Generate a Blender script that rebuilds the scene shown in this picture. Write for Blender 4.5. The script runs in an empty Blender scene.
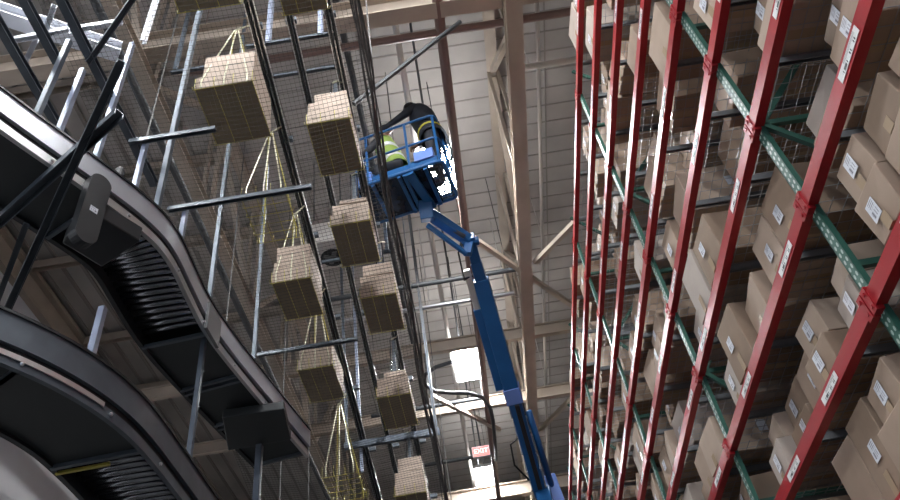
import bpy, bmesh, math, random
from mathutils import Vector, Matrix, Quaternion
random.seed(7)
scene = bpy.context.scene
COL = scene.collection
CZ = 1.5                                   # eye height above the floor; z below is measured from the eye unless noted

# ------------------------------------------------------------------ camera, world, lights, exposure
cam_data = bpy.data.cameras.new('camera')
cam = bpy.data.objects.new('camera', cam_data)
COL.objects.link(cam)
RM = Matrix(((0.98705551, 0.15982455, -0.01332443), (0.10236897, -0.69180854, -0.71478776), (-0.12345858, 0.70417118, -0.6992145)))
mw = RM.to_4x4(); mw.translation = Vector((0, 0, CZ)); cam.matrix_world = mw
cam_data.sensor_width = 36.0
F_PX = 764.58
cam_data.lens = F_PX / 900.0 * 36.0
cam_data.clip_start = 0.05; cam_data.clip_end = 200
scene.camera = cam
scene.view_settings.view_transform = 'Standard'
scene.view_settings.look = 'None'
scene.view_settings.gamma = 1.0
scene.view_settings.use_curve_mapping = False
scene.view_settings.exposure = 0.0
scene.cycles.use_denoising = True
scene.cycles.max_bounces = 6
scene.cycles.diffuse_bounces = 2
world = bpy.data.worlds.new('world'); scene.world = world
world.use_nodes = True
bg = world.node_tree.nodes['Background']
bg.inputs['Color'].default_value = (0.62, 0.74, 1.0, 1)
bg.inputs['Strength'].default_value = 0.8
LAMP_STRENGTH = 205.0
UPLIGHT = 30.0
LAMP_COLOR = (0.97, 0.98, 1.0)
LAMP_Z = 10.5
LAMPS = [(0.27, 8.78), (0.22, 14.6), (0.27, 20.1), (0.25, 2.9), (0.25, -3.0)]     # the aisle row
FILL_LAMPS = [(-4.6, 1.6), (-4.6, -3.5), (-2.2, 1.0), (-2.2, -4.2)]  # unseen fill lamps, added to brighten the rack and carton fronts

# ------------------------------------------------------------------ helpers
def ray(u, v):
    return RM @ Vector(((u - 450) / F_PX, -(v - 250) / F_PX, -1.0))
def atz(u, v, z):
    d = ray(u, v); d = d * (z / d.z); return Vector((d.x, d.y, d.z + CZ))
def atx(u, v, x):
    d = ray(u, v); d = d * (x / d.x); return Vector((d.x, d.y, d.z + CZ))
def W(x, y, z):
    return Vector((x, y, z + CZ))

MATS = {}
def mat(name, color, rough=0.6, metal=0.0, var=0.0, scale=8.0, emit=None, strength=0.0, bump=0.0, color2=None, spec=0.5):
    m = bpy.data.materials.new(name); m.use_nodes = True
    nt = m.node_tree; b = nt.nodes['Principled BSDF']
    b.inputs['Base Color'].default_value = (*color, 1)
    b.inputs['Roughness'].default_value = rough
    b.inputs['Metallic'].default_value = metal
    b.inputs['Specular IOR Level'].default_value = spec
    if var > 0 or bump > 0 or color2:
        tc = nt.nodes.new('ShaderNodeTexCoord')
        nz = nt.nodes.new('ShaderNodeTexNoise'); nz.inputs['Scale'].default_value = scale; nz.inputs['Detail'].default_value = 5
        nt.links.new(tc.outputs['Object'], nz.inputs['Vector'])
        mx = nt.nodes.new('ShaderNodeMix'); mx.data_type = 'RGBA'
        c2 = color2 or tuple(max(0, c * (1 - var)) for c in color)
        mx.inputs[6].default_value = (*color, 1); mx.inputs[7].default_value = (*c2, 1)
        rp = nt.nodes.new('ShaderNodeMapRange'); rp.inputs[1].default_value = 0.35; rp.inputs[2].default_value = 0.65
        nt.links.new(nz.outputs['Fac'], rp.inputs[0]); nt.links.new(rp.outputs[0], mx.inputs[0])
        nt.links.new(mx.outputs[2], b.inputs['Base Color'])
        if bump > 0:
            bp = nt.nodes.new('ShaderNodeBump'); bp.inputs['Strength'].default_value = bump; bp.inputs['Distance'].default_value = 0.01
            nt.links.new(nz.outputs['Fac'], bp.inputs['Height']); nt.links.new(bp.outputs['Normal'], b.inputs['Normal'])
    if emit:
        b.inputs['Emission Color'].default_value = (*emit, 1); b.inputs['Emission Strength'].default_value = strength
    MATS[name] = m
    return m

def pattern_mat(name, base, mark, kind, rough=0.45, metal=0.0):
    """perforations, barcodes: marks computed from object coordinates"""
    m = mat(name, base, rough, metal)
    nt = m.node_tree; b = nt.nodes['Principled BSDF']
    tc = nt.nodes.new('ShaderNodeTexCoord'); sp = nt.nodes.new('ShaderNodeSeparateXYZ')
    def M(op, a, c=None, d=None):
        n = nt.nodes.new('ShaderNodeMath'); n.operation = op
        for i, v in enumerate((a, c, d)):
            if v is None: continue
            if isinstance(v, (int, float)): n.inputs[i].default_value = v
            else: nt.links.new(v, n.inputs[i])
        return n.outputs[0]
    if kind == 'holes':
        nt.links.new(tc.outputs['Object'], sp.inputs[0])
        fz = M('SUBTRACT', M('FRACT', M('DIVIDE', sp.outputs['Z'], 0.0508)), 0.5)
        def spot(src, off):
            dx = M('DIVIDE', M('SUBTRACT', src, off), 0.009)
            dz = M('DIVIDE', fz, 0.28)
            return M('LESS_THAN', M('ADD', M('MULTIPLY', dx, dx), M('MULTIPLY', dz, dz)), 1.0)
        f = M('MAXIMUM', M('MAXIMUM', spot(sp.outputs['Y'], 0.016), spot(sp.outputs['Y'], -0.016)), M('MULTIPLY', 0.0, 0.0))
    elif kind == 'barcode':
        nt.links.new(tc.outputs['Generated'], sp.inputs[0])
        st = M('FRACT', M('ADD', M('MULTIPLY', sp.outputs['Y'], 9.0), M('MULTIPLY', M('SINE', M('MULTIPLY', sp.outputs['Y'], 31.0)), 0.4)))
        bar = M('LESS_THAN', st, 0.5)
        z = sp.outputs['Z']
        f = M('MULTIPLY', bar, M('MULTIPLY', M('GREATER_THAN', z, 0.15), M('LESS_THAN', z, 0.5)))
        y = sp.outputs['Y']
        f = M('MULTIPLY', f, M('MULTIPLY', M('GREATER_THAN', y, 0.15), M('LESS_THAN', y, 0.85)))
        ln = M('MULTIPLY', M('LESS_THAN', M('FRACT', M('MULTIPLY', z, 9.0)), 0.35), M('MULTIPLY', M('GREATER_THAN', z, 0.58), M('LESS_THAN', y, 0.7)))
        f = M('MAXIMUM', f, M('MULTIPLY', ln, M('GREATER_THAN', y, 0.1)))
    mx = nt.nodes.new('ShaderNodeMix'); mx.data_type = 'RGBA'
    mx.inputs[6].default_value = (*base, 1); mx.inputs[7].default_value = (*mark, 1)
    nt.links.new(f, mx.inputs[0]); nt.links.new(mx.outputs[2], b.inputs['Base Color'])
    return m

class MB:
    """collects shapes (world coordinates); build() links them as ONE mesh object"""
    def __init__(self): self.v = []; self.f = []; self.mi = []; self.cur = 0
    def add(self, vs, fs):
        n = len(self.v); self.v += [Vector(p) for p in vs]; self.f += [tuple(i + n for i in f) for f in fs]; self.mi += [self.cur] * len(fs); return self
    def box(self, lo, hi):
        x0, y0, z0 = lo; x1, y1, z1 = hi
        return self.add([(x0, y0, z0), (x1, y0, z0), (x1, y1, z0), (x0, y1, z0), (x0, y0, z1), (x1, y0, z1), (x1, y1, z1), (x0, y1, z1)],
                        [(0, 3, 2, 1), (4, 5, 6, 7), (0, 1, 5, 4), (1, 2, 6, 5), (2, 3, 7, 6), (3, 0, 4, 7)])
    def bar(self, a, b, w, h, up=(0, 0, 1)):
        a = Vector(a); b = Vector(b); d = (b - a).normalized(); up = Vector(up)
        if abs(d.dot(up)) > 0.98: up = Vector((0, 1, 0)) if abs(d.y) < 0.9 else Vector((1, 0, 0))
        s = d.cross(up).normalized(); u = s.cross(d).normalized()
        vs = []
        for p in (a, b):
            for (i, j) in ((-1, -1), (1, -1), (1, 1), (-1, 1)): vs.append(p + s * (i * w / 2) + u * (j * h / 2))
        return self.add(vs, [(3, 2, 1, 0), (4, 5, 6, 7), (0, 1, 5, 4), (1, 2, 6, 5), (2, 3, 7, 6), (3, 0, 4, 7)])
    def channel(self, a, b, w, h, t=0.006, up=(0, 0, 1)):
        """U section: web + two flanges"""
        a = Vector(a); b = Vector(b); d = (b - a).normalized(); up = Vector(up)
        if abs(d.dot(up)) > 0.98: up = Vector((0, 1, 0)) if abs(d.y) < 0.9 else Vector((1, 0, 0))
        s = d.cross(up).normalized(); u = s.cross(d).normalized()
        self.bar(a + u * (h / 2), b + u * (h / 2), w, t, u)
        for i in (-1, 1): self.bar(a + s * (i * (w - t) / 2), b + s * (i * (w - t) / 2), t, h, u)
        return self
    def ibeam(self, a, b, w, h, t=0.012, up=(0, 0, 1)):
        a = Vector(a); b = Vector(b); d = (b - a).normalized(); up = Vector(up)
        s = d.cross(up).normalized(); u = s.cross(d).normalized()
        self.bar(a + u * (h / 2 - t / 2), b + u * (h / 2 - t / 2), w, t, u); self.bar(a - u * (h / 2 - t / 2), b - u * (h / 2 - t / 2), w, t, u)
        return self.bar(a, b, t, h - 2 * t, u)
    def tube(self, pts, r, n=8, closed=False):
        pts = [Vector(p) for p in pts]; N = len(pts); rings = []
        rs = r if isinstance(r, (list, tuple)) else [r] * N
        ref = None
        for i, p in enumerate(pts):
            if closed: d = (pts[(i + 1) % N] - pts[i - 1]).normalized()
            else: d = (pts[min(i + 1, N - 1)] - pts[max(i - 1, 0)]).normalized()
            if ref is None: ref = Vector((0, 0, 1)) if abs(d.z) < 0.9 else Vector((1, 0, 0))
            s = d.cross(ref)
            if s.length < 1e-4: s = d.orthogonal()
            s.normalize(); u = s.cross(d).normalized(); ref = u
            rings.append([p + (s * math.cos(2 * math.pi * k / n) + u * math.sin(2 * math.pi * k / n)) * rs[i] for k in range(n)])
        vs = [q for rg in rings for q in rg]; fs = []
        for i in range(N if closed else N - 1):
            j = (i + 1) % N
            for k in range(n): fs.append((i * n + k, i * n + (k + 1) % n, j * n + (k + 1) % n, j * n + k))
        if not closed: fs.append(tuple(range(n))[::-1]); fs.append(tuple((N - 1) * n + k for k in range(n)))
        return self.add(vs, fs)
    def prism(self, poly, lo, hi, axis='z'):
        n = len(poly)
        def P(a, b, c): return {'z': (a, b, c), 'x': (c, a, b), 'y': (a, c, b)}[axis]
        vs = [P(a, b, lo) for a, b in poly] + [P(a, b, hi) for a, b in poly]
        return self.add(vs, [tuple(range(n))[::-1], tuple(range(n, 2 * n))] + [(i, (i + 1) % n, n + (i + 1) % n, n + i) for i in range(n)])
    def sphere(self, c, r, n=12, m=8, sc=(1, 1, 1)):
        c = Vector(c); vs = [c + Vector((0, 0, r * sc[2]))]; fs = []
        for i in range(1, m):
            t = math.pi * i / m
            for k in range(n):
                p = 2 * math.pi * k / n
                vs.append(c + Vector((r * sc[0] * math.sin(t) * math.cos(p), r * sc[1] * math.sin(t) * math.sin(p), r * sc[2] * math.cos(t))))
        vs.append(c - Vector((0, 0, r * sc[2]))); L = len(vs) - 1
        for k in range(n): fs.append((0, 1 + k, 1 + (k + 1) % n)); fs.append((L, L - n + (k + 1) % n, L - n + k))
        for i in range(m - 2):
            for k in range(n):
                a = 1 + i * n; fs.append((a + k, a + n + k, a + n + (k + 1) % n, a + (k + 1) % n))
        return self.add(vs, fs)
    def sweep(self, path, section, closed_section=True):
        """path: list of (x,y,z) ; section: list of (offset to the right, up)"""
        path = [Vector(p) for p in path]; N = len(path); n = len(section); vs = []
        for i, p in enumerate(path):
            d = (path[min(i + 1, N - 1)] - path[max(i - 1, 0)]); d.z = 0; d.normalize()
            s = Vector((d.y, -d.x, 0))
            for (o, h) in section: vs.append(p + s * o + Vector((0, 0, h)))
        fs = []
        for i in range(N - 1):
            for k in range(n): fs.append((i * n + k, i * n + (k + 1) % n, (i + 1) * n + (k + 1) % n, (i + 1) * n + k))
        fs.append(tuple(range(n))[::-1]); fs.append(tuple((N - 1) * n + k for k in range(n)))
        return self.add(vs, fs)
    def build(self, name, m, parent=None, origin=None, smooth=False, bevel=0.0):
        me = bpy.data.meshes.new(name)
        if parent is not None: origin = parent.get('_world') or parent.location
        elif origin is None:
            xs = [p.x for p in self.v]; ys = [p.y for p in self.v]; zs = [p.z for p in self.v]
            origin = Vector(((min(xs) + max(xs)) / 2, (min(ys) + max(ys)) / 2, min(zs)))
        origin = Vector(origin)
        me.from_pydata([tuple(p - origin) for p in self.v], [], self.f); me.update()
        ms = m if isinstance(m, (list, tuple)) else [m]
        for q in ms: me.materials.append(q)
        if len(ms) > 1: me.polygons.foreach_set('material_index', self.mi)
        bm = bmesh.new(); bm.from_mesh(me); bmesh.ops.recalc_face_normals(bm, faces=bm.faces); bm.to_mesh(me); bm.free()
        if smooth: me.polygons.foreach_set('use_smooth', [True] * len(me.polygons))
        o = bpy.data.objects.new(name, me); COL.objects.link(o)
        if bevel > 0:
            md = o.modifiers.new('bevel', 'BEVEL'); md.width = bevel; md.segments = 2; md.limit_method = 'ANGLE'
        if parent is not None:
            o.parent = parent          # parent has no rotation while building: local = world - parent's world origin
            if parent.get('_world'): o['_world'] = parent['_world']
            else: o['_world'] = tuple(parent.location)
        else:
            o.location = origin; 
        return o

def tag(o, label, cat, group=None, kind=None):
    o['label'] = label; o['category'] = cat
    if group: o['group'] = group
    if kind: o['kind'] = kind
    return o
def empty(name, loc):
    o = bpy.data.objects.new(name, None); COL.objects.link(o); o.location = loc; o.empty_display_size = 0.2; o['_world'] = tuple(loc); return o
def structure(o): o['kind'] = 'structure'; return o
def copy_tree(o, parent=None):
    c = o.copy(); COL.objects.link(c); c.parent = parent
    for ch in list(o.children): copy_tree(ch, c)
    return c

# ------------------------------------------------------------------ materials
M_deck = mat('roof deck sheet', (0.46, 0.43, 0.40), 0.75, var=0.25, scale=0.7)
M_rib = mat('roof deck rib', (0.26, 0.24, 0.22), 0.7)
M_beige = mat('beige painted steel', (0.44, 0.37, 0.30), 0.55, var=0.15, scale=2)
M_brownpipe = mat('brown pipe', (0.20, 0.13, 0.11), 0.5)
M_conduit = mat('pale conduit', (0.55, 0.52, 0.48), 0.45)
M_darkpipe = mat('dark pipe', (0.05, 0.055, 0.06), 0.5)
M_wall = mat('pale wall panel', (0.80, 0.80, 0.83), 0.7, var=0.06, scale=1.5)
M_wall2 = mat('beige wall panel', (0.35, 0.32, 0.29), 0.8, var=0.1, scale=1.0)
M_floor = mat('polished concrete', (0.05, 0.05, 0.05), 0.6, var=0.15, scale=1.2)
M_red = mat('red enamel', (0.36, 0.016, 0.022), 0.38, var=0.15, scale=3, spec=.3)
M_green = mat('green enamel', (0.03, 0.10, 0.075), 0.4)
M_greenh = pattern_mat('green perforated steel', (0.03, 0.11, 0.08), (0.40, 0.50, 0.45), 'holes')
M_zinc = mat('galvanised wire', (0.28, 0.285, 0.29), 0.4, 0.2)
M_support = mat('grey deck support', (0.17, 0.18, 0.19), 0.5, 0.3)
M_sticker = pattern_mat('beam sticker', (0.72, 0.72, 0.70), (0.06, 0.06, 0.06), 'barcode', 0.5)
M_label = pattern_mat('carton label', (0.62, 0.64, 0.68), (0.16, 0.16, 0.19), 'barcode', 0.5)
CARD = [mat('kraft board', (0.35, 0.255, 0.185), 0.75, var=0.14, scale=5), mat('pale kraft board', (0.43, 0.33, 0.25), 0.7, var=0.12, scale=4),
        mat('dark kraft board', (0.27, 0.19, 0.13), 0.75, var=0.15, scale=5), mat('greyish board', (0.39, 0.33, 0.28), 0.7, var=0.1, scale=4)]
CARDN = ['brown', 'pale tan', 'dark brown', 'greyish tan']
M_tape = mat('parcel tape', (0.40, 0.30, 0.20), 0.2)
M_shade_board = mat('olive shade board', (0.21, 0.165, 0.10), 0.8, var=.12, scale=4)  # dark olive stands in for the shade under loaded baskets
M_light_card = mat('tan tray carton', (0.43, 0.34, 0.27), 0.7, var=0.08, scale=5)
M_yellow = mat('yellow coated wire', (0.42, 0.36, 0.07), 0.4)
M_white_wire = mat('bare hanger wire', (0.60, 0.58, 0.42), 0.35, 0.3)
M_litsteel = mat('lit galvanised strut', (0.30, 0.34, 0.44), 0.42, 0.3, var=0.12, scale=9)  # lighter copy of the strut steel, with the light put into its colour
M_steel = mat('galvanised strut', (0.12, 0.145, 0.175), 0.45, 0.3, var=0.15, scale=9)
M_darksteel = mat('dark painted steel', (0.105, 0.125, 0.145), 0.4, 0.3, var=0.2, scale=6)
M_track = mat('conveyor track', (0.075, 0.08, 0.085), 0.35, 0.6)
M_white = mat('white painted steel', (0.80, 0.82, 0.88), 0.4)
M_rail = mat('grey conveyor side rail', (0.56, 0.58, 0.62), 0.3, 0.5, var=0.1, scale=3)
M_black = mat('black conveyor steel', (0.018, 0.02, 0.022), 0.45, 0.2)
M_pan = mat('black underside pan', (0.022, 0.026, 0.026), 0.55)
M_roller = mat('steel roller', (0.30, 0.31, 0.33), 0.22, 0.9)
M_bright = mat('bright aluminium', (0.62, 0.62, 0.62), 0.3, 0.8)
M_net = mat('dark net cord', (0.06, 0.058, 0.055), 0.8)
M_hem = mat('gathered net hem', (0.15, 0.145, 0.14), 0.9, var=0.3, scale=20)
M_blue = mat('blue enamel', (0.012, 0.105, 0.30), 0.35, var=0.12, scale=4)
M_plate = mat('dark blue chequer plate', (0.012, 0.03, 0.07), 0.22, 0.4, var=.6, scale=9, bump=.4)
M_paleblue = mat('pale blue enamel', (0.15, 0.26, 0.62), 0.35)
M_rubber = mat('black rubber', (0.012, 0.012, 0.013), 0.6)
M_grey = mat('grey plastic', (0.18, 0.18, 0.18), 0.5)
M_lampbody = mat('lamp housing', (0.7, 0.7, 0.7), 0.4)
M_lamp = mat('lamp diffuser', (1, 1, 1), 0.4, emit=LAMP_COLOR, strength=LAMP_STRENGTH)
M_up = mat('added roof uplight', (1, 1, 1), 0.4, emit=LAMP_COLOR, strength=UPLIGHT)  # upward glow added to brighten the roof deck
M_exit = mat('exit sign face', (0.75, 0.10, 0.08), 0.4, emit=(1.0, 0.22, 0.2), strength=0.7)
M_exitl = mat('exit letters', (0.9, 0.85, 0.8), 0.4, emit=(1.0, 0.75, 0.7), strength=1.4)

# ------------------------------------------------------------------ building shell
HC = 12.8; HG = 9.8
XL, XR, Y0, Y1 = -9.1, 4.6, -6.0, 27.0
structure(MB().box((XL - 6, Y0 - 40, -0.2), (XR + 6, Y1 + .2, 0)).build('floor', M_floor))
mb = MB(); mb.box((XL - .2, Y0, HC + CZ), (XR + .2, Y1 + .2, HC + CZ + 0.15))
ceil_o = structure(mb.build('ceiling', M_deck))
mb = MB()
y = Y0 + .2
while y < Y1:                       # seams of the deck run across the aisle
    mb.box((-4.3, y, HC + CZ - 0.012), (XR, y + 0.028, HC + CZ)); y += 0.42
for x in (-2.6, -0.9, 0.6, 2.6):
    mb.box((x, Y0, HC + CZ - 0.02), (x + 0.025, Y1, HC + CZ))
x = XL + 0.25
while x < -4.4:                     # over the left bay the ribs run along the aisle
    mb.box((x, Y0, HC + CZ - 0.06), (x + 0.07, Y1, HC + CZ)); x += 0.42
mb.build('trim_1', M_rib); structure(bpy.data.objects['trim_1'])
structure(MB().box((XL - .2, Y0, 0), (XL, Y1 + .2, HC + CZ)).build('wall_left', M_wall))
structure(MB().box((XL, Y1, 0), (XR, Y1 + .2, HC + CZ)).build('wall_far', M_wall2))
structure(MB().box((XR, Y0, 0), (XR + .2, Y1 + .2, HC + CZ)).build('wall_right', M_wall2))
mb = MB()
mb.box((XL, Y0, HC + CZ - 0.75), (XL + 0.06, Y1, HC + CZ)); mb.box((XL, Y0, HC + CZ - 0.82), (XL + 0.16, Y1, HC + CZ - 0.72)); mb.box((XL, Y0, HC + CZ - 0.2), (XL + 0.2, Y1, HC + CZ - 0.1))
structure(mb.build('trim_2', M_beige))

def girder(x, zb, w, label, web=True):
    g = empty('roof_girder', W(x, 8, zb)); tag(g, label, 'girder', 'roof girders along the aisle')
    mb = MB(); mb.ibeam(W(x, Y0, zb), W(x, Y1, zb), w, 0.22, 0.02); mb.build('bottom_chord', M_beige, g)
    mb = MB(); mb.ibeam(W(x, Y0, HC - 0.12), W(x, Y1, HC - 0.12), w * 0.8, 0.22, 0.02); mb.build('top_chord', M_beige, g)
    yy = 0.6; k = 0
    while yy < Y1 - 1:
        mb = MB()
        for s in (-1, 1): mb.bar(W(x + s * 0.09, yy, zb + 0.1), W(x + s * 0.09, yy, HC - .2), 0.06, 0.09, (0, 1, 0))
        mb.build('web_post', M_beige, g)
        mb = MB(); a, b = (zb + .1, HC - .25) if k % 2 == 0 else (HC - .25, zb + .1)
        mb.bar(W(x, yy + .08, a), W(x, yy + 2.45, b), 0.10, 0.10); mb.build('web_diagonal', M_beige, g)
        yy += 2.55; k += 1
    return g
girder(1.56, HG, 0.24, 'beige roof girder running down the aisle just left of the red rack')
girder(-3.75, HG, 0.26, 'beige roof girder high above the curved roller conveyors')
# cross beams on top of the girders' bottom chords
CB = [(5.35, .24, .46, 'beige cross beam nearest the viewer, above the blue lift basket'), (atz(500, 337, HG + .36).y, .12, .3, 'beige cross beam crossing behind the upper half of the blue boom'),
      (atz(500, 400, HG + .36).y, .12, .3, 'beige cross beam crossing just below the brighter lamp'), (atz(500, 492, HG + .36).y, .2, .4, 'beige cross beam farthest down the aisle, below the exit sign')]
for yb, cw, ch_, lb in CB:
    mb = MB(); mb.ibeam(W(XL + 0.2, yb, HG + 0.36), W(XR, yb, HG + 0.36), cw, ch_, 0.02)
    tag(mb.build('cross_beam', M_beige), lb, 'beam', 'roof cross beams')
for k, lb in enumerate(['thin beige purlin over the left bay, first toward the viewer', 'thin beige purlin over the left bay, second from the viewer', 'thin beige purlin over the left bay, third from the viewer', 'thin beige purlin over the left bay, fourth from the viewer', 'thin beige purlin over the left bay, fifth from the viewer', 'thin beige purlin over the left bay, farthest from the viewer']):
    yy = (7.1, 9.2, 11.3, 14.0, 16.2, 19.5)[k]
    mb = MB(); mb.channel(W(XL + 0.2, yy, HC - 0.22), W(-3.8, yy, HC - 0.22), 0.14, 0.22)
    tag(mb.build('purlin', M_beige), lb, 'beam', 'purlins over the left bay')
for (a, b, lb) in [((470, 236), (582, 312), 'beige diagonal brace sloping down right behind the lift boom joint'), ((535, 263), (575, 222), 'beige diagonal brace between the roof girder and the red rack'),
                   ((430, 395), (500, 430), 'beige diagonal brace beside the curved hose'), ((540, 430), (575, 395), 'beige diagonal brace right of the girder near the boom elbow')]:
    tag(MB().bar(atz(*a, HG + .15), atz(*b, HG + .15), 0.09, 0.09).build('roof_brace', M_beige), lb, 'brace', 'diagonal roof braces')
def pipe_y(u, v, z, r, m, lb, name='ceiling_pipe'):
    p = atz(u, v, z)
    mb = MB(); mb.tube([(p.x, Y0 + .5, p.z), (p.x, Y1 - .01, p.z)], r, 10)
    for yy in range(-4, 27, 5): mb.tube([(p.x, yy, p.z), (p.x, yy, HC + CZ)], 0.007, 6)
    tag(mb.build(name, m), lb, 'pipe', 'pipes under the roof')
pipe_y(452, 120, 10.0, 0.075, M_brownpipe, 'thick brown sprinkler pipe running past the lift basket')
pipe_y(403, 70, 10.9, 0.05, M_conduit, 'pale conduit under the roof left of the brown sprinkler pipe')
pipe_y(416, 60, 10.9, 0.02, M_darkpipe, 'thin dark conduit between the pale conduit and the brown pipe')
pipe_y(539, 90, 10.7, 0.035, M_conduit, 'pale conduit between the roof girder and the red rack')
pipe_y(165, 150, 9.4, 0.06, M_darkpipe, 'dark pipe running beside the left roof girder')
pipe_y(349, 60, 10.6, 0.05, M_darkpipe, 'dark pipe above the right lane of hanging cartons')
def pipe_x(u, v, z, x0, x1, r, m, lb):
    p = atz(u, v, z)
    mb = MB(); mb.tube([(x0, p.y, p.z), (x1, p.y, p.z)], r, 10)
    for xx in (x0 + .15, (x0 + x1) / 2, x1 - .15): mb.tube([(xx, p.y, p.z), (xx, p.y, HC + CZ)], 0.007, 6)
    tag(mb.build('ceiling_pipe', m), lb, 'pipe', 'pipes under the roof')
pipe_x(430, 34, 10.0, -3.2, 4.4, 0.06, M_brownpipe, 'brown pipe crossing the roof beside the nearest cross beam')
pipe_x(425, 284, 10.0, -2.4, 1.4, 0.05, M_darkpipe, 'dark pipe crossing under the roof level with the boom joint')
pipe_x(440, 305, 10.4, -2.2, 1.4, 0.05, M_bright, 'bright conduit crossing under the roof, nearer than the first lamp')
pipe_x(560, 62, 10.2, 1.7, 4.4, 0.05, M_conduit, 'pale conduit crossing from the girder into the red rack')
pipe_x(440, 405, 10.0, -2.2, 0.6, 0.05, M_darkpipe, 'dark pipe crossing between the two bright lamps')
pipe_x(450, 461, 10.0, -1.9, 0.5, 0.05, M_darkpipe, 'dark pipe crossing right behind the exit sign')

# ------------------------------------------------------------------ lamps
def lamp(x, y, lb, grp, up=True):
    L = empty('high_bay_lamp', W(x, y, LAMP_Z)); tag(L, lb, 'lamp', grp)
    MB().box(W(x - .33, y - .64, LAMP_Z), W(x + .33, y + .64, LAMP_Z + .09)).build('housing', M_lampbody, L)
    mb = MB()
    for s in (-1, 1): mb.box(W(x + s * .155 - .135, y - .61, LAMP_Z - .012), W(x + s * .155 + .135, y + .61, LAMP_Z - .002))
    mb.build('diffuser', M_lamp, L)
    if up: MB().box(W(x - .25, y - .5, LAMP_Z + .091), W(x + .25, y + .5, LAMP_Z + .096)).build('added_uplight', M_up, L)  # glowing top, added to light the roof
    for s in (-1, 1):
        MB().tube([W(x, y + s * .45, LAMP_Z + .09), W(x, y + s * .45, HC - .04)], 0.008, 6).build('suspension_rod', M_darkpipe, L)
for (x, y), lb in zip(LAMPS, ['bright high bay lamp glowing through the lift basket floor', 'bright rectangular high bay lamp left of the blue lift boom', 'small bright high bay lamp below the exit sign', 'high bay lamp above the near end of the rack', 'high bay lamp over the aisle behind the viewer']):
    lamp(x, y, lb, 'high bay lamps over the aisle')
for (x, y), lb in zip(FILL_LAMPS, ['added fill lamp over the roller conveyors', 'added fill lamp left of and behind the viewer', 'added fill lamp between the rollers and the aisle', 'added fill lamp high up behind the viewer']):
    lamp(x, y, lb, 'added fill lamps over the left bay', False)

# exit sign
p = atz(481, 452, 7.5)
es = empty('exit_sign', p); tag(es, 'lit red and white EXIT sign hanging above the small far lamp', 'sign')
MB().box(p + Vector((-.17, -.03, -.11)), p + Vector((.17, .03, .11))).build('housing', M_lampbody, es)
MB().box(p + Vector((-.16, -.036, -.10)), p + Vector((.16, -.031, .10))).build('face', M_exit, es)
MB().tube([p + Vector((0, 0, .11)), (p.x, p.y, HC + CZ)], .008, 6).build('stem', M_darkpipe, es)
fc = bpy.data.curves.new('letters', 'FONT'); fc.body = 'EXIT'; fc.size = 0.135; fc.align_x = 'CENTER'; fc.align_y = 'CENTER'; fc.extrude = 0.002
fo = bpy.data.objects.new('letters_text', fc); COL.objects.link(fo)
lm = bpy.data.meshes.new_from_object(fo.evaluated_get(bpy.context.evaluated_depsgraph_get())); bpy.data.objects.remove(fo)
lm.materials.clear(); lm.materials.append(M_exitl)
fo = bpy.data.objects.new('lettering', lm); COL.objects.link(fo); fo.parent = es; fo.location = (0, -.04, 0); fo.rotation_euler = (math.pi / 2, 0, 0)

# hose looping beside the lamp
pts = [atz(u, v, 9.6) for u, v in [(452, 362), (436, 367), (426, 374), (425, 384), (434, 391), (450, 393), (468, 393), (482, 397), (490, 407), (493, 420), (495, 440), (496, 460)]]
tag(MB().tube(pts, 0.045, 10).build('hose', M_darkpipe, smooth=True), 'dark curved hose looping below the bright lamp left of the boom', 'hose')

# ------------------------------------------------------------------ pallet rack
X0 = 2.0; DEP = 1.1; PITCH = 2.64; YU = [0.39 + PITCH * j for j in range(8)]
ZB = [2.15 + 0.7145 * k for k in range(9)]
LOW = [1.44, 0.72, 0.0, -0.72]
rack = empty('pallet_rack', Vector((X0, YU[0], 0)))
tag(rack, 'tall storage rack with red beams and green perforated uprights full of cartons', 'rack')
ZT = 8.05
def upright_mb(x, yy, side):
    mb = MB()
    w, d, t = 0.07, 0.032, 0.008
    mb.box((x, yy - w / 2, 0), (x + t, yy + w / 2, ZT + CZ)) if side < 0 else mb.box((x + d - t, yy - w / 2, 0), (x + d, yy + w / 2, ZT + CZ))
    for s in (-1, 1): mb.box((x, yy + s * w / 2 - t / 2, 0), (x + d, yy + s * w / 2 + t / 2, ZT + CZ))
    return mb
ups = []
for j, yy in enumerate(YU):
    for nm, x, sd in (('upright', X0 + 0.035, -1), ('rear_upright', X0 + DEP, 1)):
        u = upright_mb(x, yy, sd).build(nm, M_greenh, rack)
        # put the object origin on the post so the perforation pattern is centred on it
        off = Vector((x + 0.016, yy, 0)) - Vector((X0, YU[0], 0))
        for vtx in u.data.vertices: vtx.co -= off
        u.location = off
    mb = MB(); z = -1.2; k = 0
    while z < ZT - .5:
        a = W(X0 + .08, yy, z); b = W(X0 + DEP, yy, z)
        mb.bar(a, b, 0.03, 0.04); mb.bar(a if k % 2 == 0 else b, (b if k % 2 == 0 else a) + Vector((0, 0, 1.2)), 0.03, 0.04)
        z += 1.2; k += 1
    mb.build('frame_brace', M_green, rack)
    MB().box((X0, yy - .08, 0), (X0 + .14, yy + .08, .012)).build('foot_plate', M_green, rack)
def beam_mb(x0, x1, y0, y1, z):
    h = 0.092
    mb = MB(); s = [(x0, -h / 2), (x1, -h / 2), (x1, h / 2 - .025), (x1 - .02, h / 2 - .025), (x1 - .02, h / 2), (x0, h / 2)]
    if x0 > X0 + .5: s = [(x0 + x1 - a, b) for a, b in s]
    vs = [(a, y0, z + CZ + b) for a, b in s] + [(a, y1, z + CZ + b) for a, b in s]; n = 6
    mb.add(vs, [tuple(range(n))[::-1], tuple(range(n, 2 * n))] + [(i, (i + 1) % n, n + (i + 1) % n, n + i) for i in range(n)])
    return mb
protos = {}
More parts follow.
